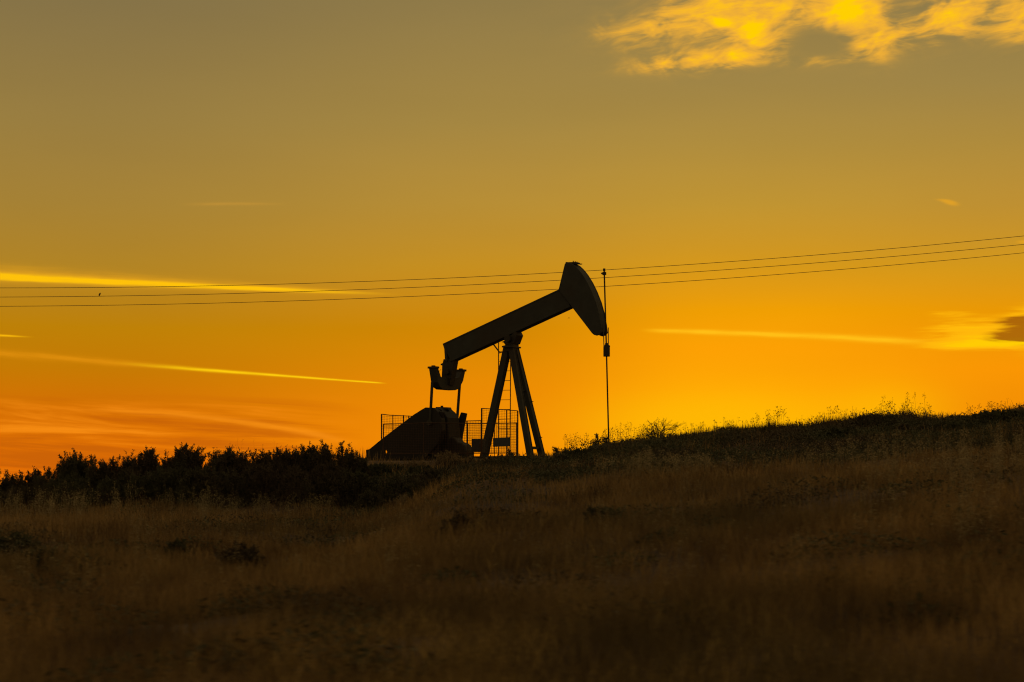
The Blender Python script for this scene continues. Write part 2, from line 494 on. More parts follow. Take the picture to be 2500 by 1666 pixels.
def grad_axis(lo, hi, step, out_lo, out_hi):
    a = list(np.arange(lo, hi + 1e-6, step)); s = step
    x = hi
    while x < out_hi: s *= 1.35; x += s; a.append(x)
    s = step; x = lo
    while x > out_lo: s *= 1.35; x -= s; a.insert(0, x)
    return np.array(a)


gx = grad_axis(-32, 32, 0.35, -9000, 9000); gy = grad_axis(2, 90, 0.35, -300, 12000)
GX, GY = np.meshgrid(gx, gy)
V = np.stack([GX, GY, ground(GX, GY)], -1).reshape(-1, 3)
nx, ny = len(gx), len(gy)
I, J = np.meshgrid(np.arange(nx - 1), np.arange(ny - 1)); b0 = (J * nx + I).ravel()
Q = np.stack([b0, b0 + 1, b0 + nx + 1, b0 + nx], -1)
gm = raw_mesh('ground', V, Q.ravel(), np.full(len(Q), 4), M_SOIL, True)
go = bpy.data.objects.new('ground', gm); COL.objects.link(go); tag(go, kind='structure')


def gz(x, y): return float(ground(np.array([x]), np.array([y]))[0])


# ------------------------------------------------------------------ pump jack
TH = math.radians(32)
CO, SI = math.cos(TH), math.sin(TH)
UA = Vector((CO, -SI, 0)); WA = Vector((SI, CO, 0))     # along the beam (to the head), across (away)
PX0, PY0 = (1242 - 1250) * 70 / F, 70.0
ORG = Vector((PX0, PY0, PAD_Z))


def LU(px, py, w):
    """place in the upright plane at offset w across the machine"""
    k = (px - 1250) / F
    u = (k * PY0 + k * w * CO - w * SI - PX0) / (CO + k * SI)
    Y = PY0 - u * SI + w * CO
    return Vector((PX0 + u * CO + w * SI, Y, CZ + (HZ - py) / F * Y))


def LW(px, py, u):
    """place in the upright plane across the machine at station u"""
    k = (px - 1250) / F
    w = (k * PY0 - k * u * SI - u * CO - PX0) / (SI - k * CO)
    Y = PY0 - u * SI + w * CO
    return Vector((PX0 + u * CO + w * SI, Y, CZ + (HZ - py) / F * Y))


def z1(x, y): return 880 + x / 3.016, 620 + y / 3.016
def z2(x, y): return 880 + x / 5.227, 860 + y / 5.227
def P1(x, y, w): return LU(*z1(x, y), w)
def P2(x, y, w): return LU(*z2(x, y), w)


pj = empty('pump_jack', ORG, 'dark nodding oil pump jack with raised horsehead standing on the ridge', 'pump jack')


def part(mb, name, mat=M_STEEL, root=pj, bevel=0.0): return mb.build(name, mat, root, ORG, bevel)


# walking beam: rolled section with flanges, web and end plate
hw = 0.18
tl, tr_, br_, bl = (603, 663), (1480, 252), (1545, 390), (684, 785)


def lerp2(a, b, t): return (a[0] + (b[0] - a[0]) * t, a[1] + (b[1] - a[1]) * t)


mb = MB()
top2 = [tl, tr_, lerp2(tr_, br_, 0.07), lerp2(tl, (684, 785), 0.07)]
bot2 = [lerp2((622, 795), bl, 0.0), br_, lerp2(br_, tr_, 0.07), (622, 775)]
mb.prism([P1(*p, -hw) for p in top2], WA * 2 * hw)
mb.prism([P1(x, y, -hw) for x, y in [(660, 795), (684, 785), br_, lerp2(br_, tr_, 0.07), (650, 775)]], WA * 2 * hw)
mb.prism([P1(*p, -hw) + WA * 0.012 for p in [lerp2(tl, bl, 0.05), lerp2(tr_, br_, 0.05), lerp2(tr_, br_, 0.95), (660, 780), (618, 700)]], WA * (2 * hw - 0.024))
mb.prism([P1(*p, -hw) for p in [(605, 664), (616, 700), (622, 795), (640, 795), (634, 700), (622, 668)]], WA * 2 * hw)
beam = part(mb, 'walking_beam', bevel=0.008)

# horsehead: two side plates, body between them and curved face
hd = 0.225
HEAD = [(1504, 72), (1458, 262), (1562, 400), (1640, 502), (1703, 584), (1718, 597), (1738, 603), (1762, 596), (1776, 578), (1770, 520), (1756, 440), (1731, 350),
        (1700, 272), (1668, 206), (1632, 148), (1600, 108), (1570, 80), (1540, 66), (1520, 66)]
mb = MB()
mb.prism([P1(*p, -hd) for p in HEAD], WA * 0.05)
mb.prism([P1(*p, -hd) + WA * (2 * hd - 0.05) for p in HEAD], WA * 0.05)
cx, cy = 1640, 330
mb.prism([P1(cx + (x - cx) * 0.965, cy + (y - cy) * 0.975, -hd) + WA * 0.05 for x, y in HEAD], WA * (2 * hd - 0.10))
head = part(mb, 'horsehead', bevel=0.012)
mb = MB()
for w in (-0.13, 0.0, 0.13):
    for x, y, dx, dy in ((1530, 64, -28, -2), (1556, 60, 2, -10), (1580, 70, 14, -2)):
        a = P1(x, y, -hd) + WA * (w + hd); b = P1(x + dx, y + dy, -hd) + WA * (w + hd)
        mb.tube(a, b, 0.018)
mb.prism([P1(x, y, -0.13) for x, y in ((1512, 62), (1586, 60), (1590, 74), (1510, 76))], WA * 0.26)
part(mb, 'hinge_bolt', M_DARK, head)

# saddle bearing under the beam
mb = MB()
mb.prism([P1(x, y, -0.22) for x, y in ((1035, 650), (1060, 640), (1140, 572), (1152, 598), (1128, 662), (1062, 668), (1055, 655))], WA * 0.44)
mb.tube(P1(1078, 625, -0.34), P1(1078, 625, -0.34) + WA * 0.68, 0.13, n=16)
mb.prism([P1(x, y, -0.3) for x, y in ((1040, 678), (1118, 678), (1118, 690), (1040, 690))], WA * 0.6)
mb.prism([P1(x, y, -0.2) for x, y in ((1066, 640), (1122, 640), (1124, 720), (1060, 720))], WA * 0.4)
part(mb, 'saddle_bearing', M_DARK, bevel=0.01)

# samson post: one rear leg and two front legs
SEC = 0.235


def leg(a, b, wa, wb):
    m = MB(); p, q = P1(*a, wa), P1(*b, wb); q = Vector(q)
    SEC = 0.235 if wa == 0 else 0.20
    d = (q - p).normalized(); q = p + d * ((PAD_Z + 0.16 - p.z) / d.z)
    m.ibeam(p, q, UA, SEC, SEC, 0.03, 0.03)
    m.bar(p + WA * 0.0, q, UA, SEC * 0.86, SEC * 0.60)
    m.prism([q + UA * sx * 0.24 + WA * sy * 0.22 for sx, sy in ((-1, -1), (1, -1), (1, 1), (-1, 1))], (0, 0, -0.05))
    return part(m, 'leg', bevel=0.006), p, q


lr, _, _ = leg((1086, 680), (911, 1490), 0.0, 0.0)
lf1, f1a, f1b = leg((1112, 680), (1250, 1480), -0.10, -0.40)
lf2, f2a, f2b = leg((1136, 680), (1334, 1480), 0.10, 0.40)
for t in (0.915, 0.40):
    part(MB().bar(f1a.lerp(f1b, t), f2a.lerp(f2b, t), (0, 0, 1), 0.10 if t > 0.9 else 0.05, 0.08), 'cross_brace', M_STEEL)
for t in (0.50, 0.82):
    p = f2a.lerp(f2b, t); part(MB().tube(p, p + UA * 0.20, 0.014), 'step_peg', M_STEEL, lf2)

# ladder behind the rear leg
mb = MB()
LY = 71.9
mb.bar(at(*z1(1017, 655), LY), at(*z1(1016, 1488), LY), (1, 0, 0), 0.035, 0.05)
mb.bar(at(*z1(1106, 700), LY), at(*z1(1102, 1488), LY), (1, 0, 0), 0.035, 0.05)
mb.bar(at(*z1(980, 668), LY - 1.0), at(*z1(1022, 722), LY), (1, 0, 0), 0.035, 0.04)
mb.bar(at(*z1(1018, 732), LY), at(*z1(1048, 722), LY - 1.5), (0, 0, 1), 0.03, 0.03)
mb.bar(at(*z1(1104, 745), LY), at(*z1(1104, 735), LY - 1.5), (0, 0, 1), 0.03, 0.03)
ladder = part(mb, 'ladder', M_STEEL)
for y in np.arange(720, 1440, 71):
    part(MB().tube(at(*z1(1017, y + 1), LY), at(*z1(1104, y), LY), 0.011, n=6), 'rung', M_STEEL, ladder)

# tail bearing and equalizer with the two pitman arms
mb = MB()
mb.prism([P2(x, y, -0.15) for x, y in ((1060, 90), (1195, 95), (1138, 420), (1030, 420), (1036, 335), (1042, 170))], WA * 0.30)
mb.prism([P2(x, y, -0.12) for x, y in ((1022, 152), (1075, 126), (1090, 150), (1046, 172), (1024, 168))], WA * 0.24)
mb.tube(P2(1092, 250, -0.24), P2(1092, 250, -0.24) + WA * 0.48, 0.11, n=14)
mb.path([P2(1030, 218, -0.05), P2(1008, 240, -0.05), P2(1001, 270, -0.05), P2(1006, 300, -0.05)], 0.008, 6)
part(mb, 'tail_bearing', M_DARK, bevel=0.01)
u_eq = (LU(*z2(1105, 400), 0.0) - Vector((PX0, PY0, 0))).dot(UA)
EQ = [(916, 204), (950, 206), (985, 318), (1030, 328), (1180, 328), (1222, 322), (1262, 240), (1296, 244), (1268, 372), (1238, 428), (1208, 474), (1168, 489), (1010, 477), (972, 450), (944, 386)]
mb = MB()
mb.prism([LW(*z2(x, y), u_eq) - UA * 0.15 for x, y in EQ], UA * 0.30)
eq = part(mb, 'equalizer', M_STEEL, bevel=0.012)
for x, y in ((931, 200), (1281, 238)):
    m = MB(); p = LW(*z2(x, y), u_eq)
    m.prism([p + UA * sx * 0.18 + WA * sy * 0.12 - Vector((0, 0, 0.03)) for sx, sy in ((-1, -1), (1, -1), (1, 1), (-1, 1))], (0, 0, 0.075))
    m.tube(p, p + Vector((0, 0, 0.085)), 0.075, n=10)
    part(m, 'bearing_cap', M_DARK, eq, 0.01)


def w_of(p): return (p - Vector((PX0, PY0, 0))).dot(WA)


pins = []
for a, b in (((916, 380), (888, 905)), ((1268, 400), (1226, 965))):
    p = LW(*z2(*a), u_eq); q = LU(*z2(*b), w_of(p))
    pins.append(q)
    m = MB(); m.bar(p, q, UA, 0.075, 0.075); m.tube(q - WA * 0.1, q + WA * 0.1, 0.1, n=12)
    part(m, 'pitman_arm', M_STEEL)

# cranks with their counterweights
q = pins[1]; wq = w_of(q)
CR = [(1280, 768), (1345, 782), (1316, 925), (1285, 1095), (1270, 1330), (1150, 1340), (1180, 1010), (1225, 940), (1258, 826)]
for wv, dx in ((wq - 0.22, 0), (w_of(pins[0]) + 0.10, (pins[0].x - q.x) * 68 * 5.227 + 30)):
    m = MB(); ref = [P2(x, y, wq - 0.22) for x, y in CR]
    m.prism([p + WA * (wv - (wq - 0.22)) for p in ref], WA * 0.12)
    part(m, 'crank', M_BASE, bevel=0.02)
mb = MB()
mb.prism([P2(x, y, -0.25) for x, y in ((1120, 1085), (1195, 1092), (1240, 1150), (1290, 1160), (1322, 1190), (1345, 1260), (1345, 1330), (1300, 1390), (1090, 1390))], WA * 0.5)
part(mb, 'counterweight', M_DARK, bevel=0.05)

# gear reducer with its hatch
mb = MB()
mb.prism([P2(x, y, -0.4) for x, y in ((800, 1400), (820, 900), (880, 730), (985, 716), (1010, 722), (1062, 765), (1105, 835), (1125, 1100), (1130, 1400))], WA * 0.8)
gr_ = part(mb, 'gear_reducer', M_BASE, bevel=0.03)
mb = MB()
mb.prism([P2(x, y, -0.1) for x, y in ((945, 735), (962, 700), (1108, 704), (1120, 735))], WA * 0.25)
mb.tube(P2(1040, 705, 0.05), P2(1040, 684, 0.05), 0.05, n=10)
part(mb, 'hatch', M_DARK, gr_, 0.008)

# belt guard sloping down to the motor
mb = MB()
BG = [(72, 1395), (70, 1247), (112, 1240), (270, 1110), (520, 918), (690, 790), (722, 772), (770, 740), (830, 706), (925, 710), (985, 760), (1030, 860), (1040, 1000), (980, 1180), (800, 1395)]
# a small opening near its lower end is left free: the outline is cut into panels around it
HX0, HX1, HY0, HY1 = 312, 338, 1252, 1292
w0, wt = -0.95, 0.26
mb.prism([P2(x, y, w0) for x, y in [(72, 1372), (70, 1247), (112, 1240), (270, 1110), (HX0 - 2, 1079), (HX0, HY0 + 6), (HX0 + 4, HY1), (HX0 + 6, 1372)]], WA * 0.06)
mb.prism([P2(x, y, w0) for x, y in [(HX0 - 2, 1079), (HX1, 1058), (HX1, HY0 + 14), (HX0 + 14, HY0 - 2), (HX0, HY0 + 6)]], WA * 0.06)
mb.prism([P2(x, y, w0) for x, y in [(HX0 + 4, HY1), (HX0 + 20, HY1 + 2), (HX1, HY0 + 30), (HX1, 1372), (HX0 + 6, 1372)]], WA * 0.06)
mb.prism([P2(x, y, w0) for x, y in [(HX1, 1058), (520, 918), (690, 790), (722, 772), (770, 740), (830, 706), (925, 710), (985, 760), (1030, 860), (1040, 1000), (980, 1180), (800, 1372), (HX1, 1372)]], WA * wt)
part(mb, 'belt_guard', M_BASE, bevel=0.006)
mb = MB()
c0 = P2(560, 1180, -0.3)
mb.tube(c0 - UA * 0.45, c0 + UA * 0.45, 0.32, n=16); mb.tube(c0 + UA * 0.45, c0 + UA * 0.58, 0.2, n=14)
mb.box((c0.x - 0.3, c0.y - 0.3, PAD_Z + 0.15), (c0.x + 0.3, c0.y + 0.3, c0.z - 0.1))
part(mb, 'motor', M_DARK, bevel=0.01)

# skid
mb = MB()
for w in (-0.75, 0.75):
    a = P2(80, 1380, w); b = P1(1372, 1490, w)
    a.z = b.z = PAD_Z + 0.13
    mb.ibeam(a, b, WA, 0.18, 0.16, 0.025, 0.03)
ua = (P2(80, 1380, 0) - Vector((PX0, PY0, 0))).dot(UA); ub = (P1(1372, 1490, 0) - Vector((PX0, PY0, 0))).dot(UA)
for i in range(7):
    u = ua + (ub - ua) * (i + 0.08) / 6.2
    p = Vector((PX0, PY0, PAD_Z + 0.13)) + UA * u
    mb.bar(p - WA * 0.66, p + WA * 0.66, (0, 0, 1), 0.12, 0.12)
for i in range(5):
    u = ua + (ub - ua) * (i + 0.4) / 5
    for w in (-0.75, 0.75):
        p = Vector((PX0, PY0, PAD_Z - 0.06)) + UA * u + WA * w
        mb.bar(p - WA * 0.2, p + WA * 0.2, (0, 0, 1), 0.21, 0.22)
part(mb, 'base_skid', M_STEEL)

# bridle cables, carrier bar, polished rod with clamp
mb = MB()
cb = LU(1481.5, 853, 0.0)
for ya, yb, r in ((846, 871, 0.115), (838, 848, 0.055), (842, 850, 0.075)):
    a = LU(1481, ya, 0); b = LU(1481, yb, 0); mb.tube(b, Vector((b.x, b.y, a.z)), r, n=14)
a = LU(1486, 846, 0); mb.ball(a, 0.05)
part(mb, 'carrier_bar', M_DARK, bevel=0.006)
for w, xt, xb in ((-0.13, 1473.6, 1474.6), (0.13, 1485.0, 1485.2)):
    m = MB(); t = LU(xt, 770, w); b = LU(xb, 850, w)
    m.path([LU(xt, 800, w), LU(xt, 815, w), b], 0.017, 6)
    part(m, 'bridle_cable', M_WIRE)
mb = MB()
r0, r1, r2 = LU(1475.0, 656, 0.0), LU(1479.6, 820, 0.0), LU(1487.5, 1128, 0.0)
r1.y = r0.y = r2.y = LU(1480, 820, 0.0).y
for p, (x, y) in ((r0, (1475.0, 656)), (r1, (1479.6, 820)), (r2, (1487.5, 1128))):
    k = at(x, y, p.y); p.x, p.z = k.x, k.z
mb.path([r0, r1, r2], 0.026, 8)
rod = part(mb, 'polished_rod', M_DARK)
mb = MB()
p = r0.lerp(r1, 0.075); mb.tube(p - Vector((0, 0, 0.05)), p + Vector((0, 0, 0.05)), 0.07, n=10)
mb.box((p.x - 0.11, p.y - 0.03, p.z - 0.02), (p.x + 0.03, p.y + 0.03, p.z + 0.03)); mb.tube(r0, r0.lerp(r1, 0.04), 0.042, n=8)
part(mb, 'rod_clamp', M_DARK, rod)

# ------------------------------------------------------------------ fences


def mesh_fence(name, label, posts, rails, panels, w, zb):
    root = empty(name, (LU(posts[0][0], 1100, w).x, LU(posts[0][0], 1100, w).y, PAD_Z), label, 'fence')
    og = root.location
    for px, py, r in posts:
        p = LU(px, py, w); MB().tube((p.x, p.y, zb), p, r, n=8).build('post', M_FENCE, root, og)
    for a, b, r in rails:
        MB().tube(LU(*a, w), LU(*b, w), r, n=6).build('rail', M_FENCE, root, og)
    for (xa, ta, ba), (xb, tb, bb), nv_, nh, r in panels:
        m = MB()
        A0, A1, B0, B1 = LU(xa, ba, w), LU(xa, ta, w), LU(xb, bb, w), LU(xb, tb, w)
        for i in range(nv_ + 1):
            t = i / nv_; m.tube(A0.lerp(B0, t), A1.lerp(B1, t), r, n=4)
        for i in range(nh + 1):
            t = i / nh; m.tube(A0.lerp(A1, t), B0.lerp(B1, t), r, n=4)
        m.build('mesh_panel', M_FENCE, root, og)
    return root


zb = PAD_Z - 0.12
mesh_fence('mesh_fence', 'low rusty mesh guard fence running in front of the pump base',
           [(936, 1036, 0.022), (1262, 1033, 0.03), (1175.5, 1028, 0.032), (1142, 1036, 0.016), (1238, 1034, 0.016), (1034, 1034, 0.016)],
           [((936, 1036), (1044, 1033), 0.018), ((1044, 1033), (1176, 1034.5), 0.018), ((1176, 1034.5), (1264, 1033), 0.020), ((936, 1108), (1262, 1106), 0.016)],
           [((936, 1036, 1110), (1034, 1034, 1108), 24, 18, 0.0034), ((1034, 1034, 1108), (1142, 1035, 1108), 26, 18, 0.0034), ((1142, 1035, 1108), (1175, 1034.5, 1108), 8, 18, 0.0034), ((1176, 1034.5, 1108), (1262, 1033, 1106), 21, 18, 0.0034)],
           -1.75, zb)
mesh_fence('mesh_fence', 'taller rusty mesh fence of uneven panels standing behind the pump base',
           [(931.5, 1011.5, 0.026), (959, 1013, 0.018), (985, 1014, 0.024), (998, 1015, 0.018), (1140, 1028, 0.02), (1176, 997, 0.03), (1237, 1001, 0.018), (1264, 1003.5, 0.026), (1207, 999, 0.014)],
           [((931.5, 1011.5), (951, 1014), 0.018), ((951, 1014), (1012, 1017), 0.018), ((1012, 1017), (1130, 1028), 0.018), ((1130, 1028.5), (1176, 1027.5), 0.020), ((1176, 997.5), (1237, 1001), 0.018), ((1237, 1001), (1264, 1003.5), 0.018)],
           [((931.5, 1012, 1046), (1012, 1017, 1048), 21, 8, 0.0034), ((1012, 1017, 1048), (1130, 1028, 1052), 28, 7, 0.0034), ((1130, 1028, 1108), (1176, 1028, 1108), 12, 20, 0.0034), ((1176, 998, 1108), (1264, 1004, 1108), 22, 27, 0.0034)],
           1.75, zb)

# sign board on the front fence, cabinet by the rear leg
p = LU(1204, 1069, -1.82)
bd = empty('sign_board', LU(1225, 1091, -1.82), 'dark blank rectangular board wired to the mesh behind the rear leg', 'board')
m = MB(); m.prism([LU(x, y, -1.82) for x, y in ((1203.5, 1070), (1245.5, 1067.5), (1245.5, 1090), (1204, 1091))], WA * 0.03); m.build('plate', M_BOARD, bd, bd.location, 0.004)
for x, y in ((1206, 1072), (1243, 1070), (1206, 1089), (1243, 1088)):
    q = LU(x, y, -1.82); MB().tube(q - WA * 0.02, q + WA * 0.07, 0.012, n=6).build('fastener', M_DARK, bd, bd.location)
cbx = empty('control_cabinet', LU(1165, 1104, -1.3), 'squat dark control cabinet beside the foot of the rear leg', 'cabinet')
m = MB(); m.prism([LU(x, y, -1.5) for x, y in ((1151, 1072), (1177, 1072), (1177, 1104), (1151, 1104))], WA * 0.22); m.build('body', M_BOARD, cbx, cbx.location, 0.012)
m = MB(); m.prism([LU(x, y, -1.515) for x, y in ((1153, 1075), (1174, 1075), (1174, 1101), (1153, 1101))], WA * 0.016); d_ = m.build('door', M_BOARD, cbx, cbx.location, 0.004)
q = LU(1171, 1088, -1.53); MB().tube(q - Vector((0, 0, 0.05)), q + Vector((0, 0, 0.05)), 0.012, n=6).build('handle', M_DARK, d_, cbx.location)
for x in (1155, 1176):
    q = LU(x, 1104, -1.4); MB().bar((q.x, q.y, gz(q.x, q.y) - 0.05), q, UA, 0.05, 0.05).build('leg', M_DARK, cbx, cbx.location)

# ------------------------------------------------------------------ power lines and birds
WIRES = [([(0, 704.5), (500, 696), (1000, 683), (1370, 668), (1487, 660), (2000, 620), (2500, 577)], 'uppermost of the three thin cables crossing the sky', 84.0),
         ([(0, 726.5), (500, 717), (1000, 703), (1370, 686), (1520, 676), (2000, 640), (2500, 597.5)], 'middle of three thin cables crossing the sky, a bird on it', 84.5),
         ([(0, 749), (500, 739), (1000, 725), (1361, 708), (1520, 698), (2000, 660), (2500, 618.5)], 'lowest of the three thin cables crossing the sky', 85.0)]
fits = []
for pts, lab, Y in WIRES:
    P = np.array(pts); k = np.polyfit((P[:, 0] - 1250) * Y / F, CZ + (HZ - P[:, 1]) * Y / F, 3 if False else 2); fits.append((k, Y))
    xs = np.linspace(-45, 45, 91)
    m = MB().path([(x, Y, float(np.polyval(k, x))) for x in xs], 0.0115, 6)
    tag(m.build('power_line', M_WIRE, None, (0, Y, float(np.polyval(k, 0)))), lab, 'cable', 'power lines crossing behind the pump jack')

k, Y = fits[1]
bx = (243 - 1250) * Y / F; bz = float(np.polyval(k, bx)) + 0.009
m = MB()
m.path([(bx - 0.03, Y, bz - 0.025), (bx - 0.022, Y, bz + 0.01), (bx - 0.008, Y, bz + 0.045), (bx + 0.012, Y, bz + 0.085), (bx + 0.026, Y, bz + 0.112), (bx + 0.034, Y, bz + 0.128), (bx + 0.038, Y, bz + 0.140)],
       [0.008, 0.014, 0.034, 0.038, 0.024, 0.024, 0.010], 10)
m.path([(bx + 0.036, Y, bz + 0.126), (bx + 0.058, Y, bz + 0.122), (bx + 0.066, Y, bz + 0.120)], [0.016, 0.008, 0.002], 8)
m.tube((bx + 0.0, Y - 0.012, bz), (bx + 0.0, Y - 0.012, bz + 0.05), 0.004, n=5); m.tube((bx + 0.0, Y + 0.012, bz), (bx + 0.0, Y + 0.012, bz + 0.05), 0.004, n=5)
bd1 = m.build('bird', M_FEATHER, None, (bx, Y, bz)); tag(bd1, 'small dark bird perched on the middle cable', 'bird')
p = at(1389, 777, 160)
m = MB(); m.path([p + Vector((-0.06, 0, 0)), p + Vector((-0.02, 0, 0.01)), p + Vector((0.03, 0, 0.012)), p + Vector((0.06, 0, 0.01))], [0.008, 0.026, 0.024, 0.004], 8)
for s in (-1, 1):
    m.prism([p + Vector((-0.02, 0, 0.015)), p + Vector((0.03, 0, 0.015)), p + Vector((0.01, s * 0.09, 0.05)), p + Vector((-0.03, s * 0.14, 0.03))], (0, 0, 0.004))
tag(m.build('bird', M_FEATHER, None, p), 'tiny distant bird in flight in the sky below the beam', 'bird')

# ------------------------------------------------------------------ plants


def leaf_arrays(base, d, ln, wd, rng):
    """diamond leaves: base points, unit directions"""
    n = len(base)
    r = rng.normal(size=(n, 3)); s = np.cross(d, r); s /= np.linalg.norm(s, axis=1)[:, None] + 1e-9
    mid = base + d * (ln * 0.55)[:, None]
    return np.stack([base, mid + s * (wd / 2)[:, None], base + d * ln[:, None], mid - s * (wd / 2)[:, None]], 1).reshape(-1, 3)


def strips(p0, p1, r, rng):
    """thin three-sided spindles from p0 to p1"""
    n = len(p0); d = p1 - p0; d = d / (np.linalg.norm(d, axis=1)[:, None] + 1e-9)
    a = np.cross(d, rng.normal(size=(n, 3))); a /= np.linalg.norm(a, axis=1)[:, None] + 1e-9
    b = np.cross(d, a)
    ring = [a, -0.5 * a + 0.866 * b, -0.5 * a - 0.866 * b]
    vs = np.stack([p0 + x * r[:, None] for x in ring] + [p1 + x * (r * 0.5)[:, None] for x in ring], 1).reshape(-1, 3)
    o = (np.arange(n) * 6)[:, None]
    f = np.concatenate([o + np.array([[0, 1, 4, 3]]), o + np.array([[1, 2, 5, 4]]), o + np.array([[2, 0, 3, 5]])], 1).reshape(-1)
    return vs, f, np.full(n * 3, 4)


def unit(v): return v / (np.linalg.norm(v, axis=1)[:, None] + 1e-9)


def shrub(name, label, group, x, y, h, rx, ry, seed, n_tw=230, n_lf=44, leaf=0.065, mat=M_LEAF, spire=0.25, cat='shrub', lw=0.30, base_sink=0.1, peak=1.0):
    rng = np.random.default_rng(seed)
    zg = gz(x, y) - base_sink
    root = empty(name, (x, y, zg), label, cat, group)
    # lobes give the crown an uneven outline
    nl = max(4, int(rng.integers(6, 10)))
    lx = rng.uniform(-0.6, 0.6, nl) * rx; ly = rng.uniform(-0.6, 0.6, nl) * ry
    lh = h * rng.uniform(0.72, 0.98, nl); lx[0] = 0; lh[0] = h * peak
    lr_ = rng.uniform(0.34, 0.55, nl)
    li = rng.integers(0, nl, n_tw)
    a = rng.uniform(0, 2 * np.pi, n_tw); rr = np.sqrt(rng.uniform(0, 1, n_tw))
    ox = np.cos(a) * rr; oy = np.sin(a) * rr
    hz = lh[li] * (np.sqrt(np.clip(1 - 0.8 * rr ** 2, 0, 1)))
    v = rng.uniform(0, 1, n_tw); v = np.where(rng.uniform(size=n_tw) < 0.45, 1 - 0.2 * v, 0.18 + 0.75 * v)
    wide = np.clip(0.75 + 0.9 * (1 - v), 0, 1.35)
    tip = np.stack([lx[li] + ox * lr_[li] * rx * wide, ly[li] + oy * lr_[li] * ry * wide, hz * v], 1)
    tip[:, 2] += np.where(v > 0.8, rng.exponential(0.06, n_tw) * h * spire * 4 * rng.uniform(0, 1, n_tw), 0)
    tip[:, 2] = np.clip(tip[:, 2], 0.05, h * 1.07)
    d = unit(np.stack([ox * 0.45 + rng.normal(0, 0.22, n_tw), oy * 0.45 + rng.normal(0, 0.22, n_tw), np.full(n_tw, 1.0)], 1))
    ln = rng.uniform(0.22, 0.42, n_tw) * min(1.0, h / 1.6 + 0.25)
    b = tip - d * ln[:, None]
    # side shoots
    k = rng.integers(0, n_tw, n_tw * 2); t = rng.uniform(0.35, 0.9, n_tw * 2)
    sb = b[k] + (tip[k] - b[k]) * t[:, None]
    sd_ = unit(d[k] + rng.normal(0, 0.45, (n_tw * 2, 3))); sl_ = ln[k] * rng.uniform(0.25, 0.5, n_tw * 2)
    B = np.concatenate([b, sb]); T_ = np.concatenate([tip, sb + sd_ * sl_[:, None]]); D = np.concatenate([d, sd_])
    wts = np.concatenate([np.full(n_tw, 1.0), np.full(n_tw * 2, 0.6)]); wts /= wts.sum()
    m = n_tw * n_lf
    i = rng.choice(len(B), m, p=wts); t = rng.uniform(0.05, 1.0, m)
    lb = B[i] + (T_[i] - B[i]) * t[:, None]
    ld = unit(D[i] * 0.75 + rng.normal(0, 0.55, (m, 3)))
    ll = leaf * rng.uniform(0.6, 1.25, m)
    vs = leaf_arrays(lb, ld, ll, ll * lw, rng)
    me = raw_mesh('foliage', vs, np.arange(m * 4), np.full(m, 4), mat)
    fo = bpy.data.objects.new('foliage', me); COL.objects.link(fo); fo.parent = root
    # stems: from the ground to lobe centres and on to the shoots
    foot = np.stack([lx * 0.25, ly * 0.25, np.zeros(nl)], 1); mid = np.stack([lx, ly, lh * 0.5], 1)
    p0 = np.concatenate([foot, mid[li], B]); p1 = np.concatenate([mid, b, T_])
    r = np.concatenate([np.full(nl, 0.03 * h / 1.8), np.full(n_tw, 0.009), np.full(len(B), 0.0035)])
    sv_, sf, ss = strips(p0, p1, r, rng)
    me = raw_mesh('stem', sv_, sf, ss, M_BARK)
    so = bpy.data.objects.new('stem', me); COL.objects.link(so); so.parent = root
    return root


G_R = 'dark shrubs along the left ridge'
RIDGE = [  # px, top py, half width px, distance, label
    (8, 1152, 44, 58.0, 'low dark shrub cut by the left edge of the view'),
    (82, 1146, 34, 58.6, 'small dark shrub just right of the one at the left edge'),
    (150, 1113, 46, 58.2, 'broad dark shrub left of the first leafy peak'),
    (198, 1097, 34, 58.8, 'dark shrub forming the first leafy peak from the left'),
    (246, 1119, 30, 57.8, 'dark shrub with side sprays at the right of the first peak'),
    (312, 1105, 40, 58.4, 'narrow upright shrub standing between two dips in the ridge'),
    (378, 1083, 40, 58.8, 'tall spiky shrub left of the tallest spray'),
    (440, 1080, 36, 58.2, 'tallest dark shrub with a single tall leaning spray'),
    (482, 1086, 32, 58.9, 'shrub with forked top just right of the tallest spray'),
    (552, 1087, 46, 58.3, 'rounded dense shrub in the middle of the left ridge'),
    (628, 1093, 46, 58.7, 'flat topped shrub right of the rounded dense one'),
    (690, 1084, 42, 58.2, 'shrub with thin grass stems poking above it'),
    (738, 1085, 40, 58.8, 'dense shrub left of the last high shrub by the pump'),
    (792, 1079, 42, 58.3, 'last high leafy shrub before the leaning stick'),
    (852, 1096, 34, 58.8, 'thin shrub around the leaning stick near the belt guard'),
    (884, 1113, 16, 59.0, 'smallest shrub right beside the low end of the belt guard')]
for i, (px, top, hwid, Y, lab) in enumerate(RIDGE):
    x = (px - 1250) * Y / F; h = CZ + (HZ - top) * Y / F - gz(x, Y) + 0.1
    r = hwid * Y / F * 1.6
    shrub('shrub', lab, G_R, x, Y, h, r, r * 1.1, 100 + i, n_tw=int(200 + 420 * r * h / 1.2), n_lf=44, spire=0.24)
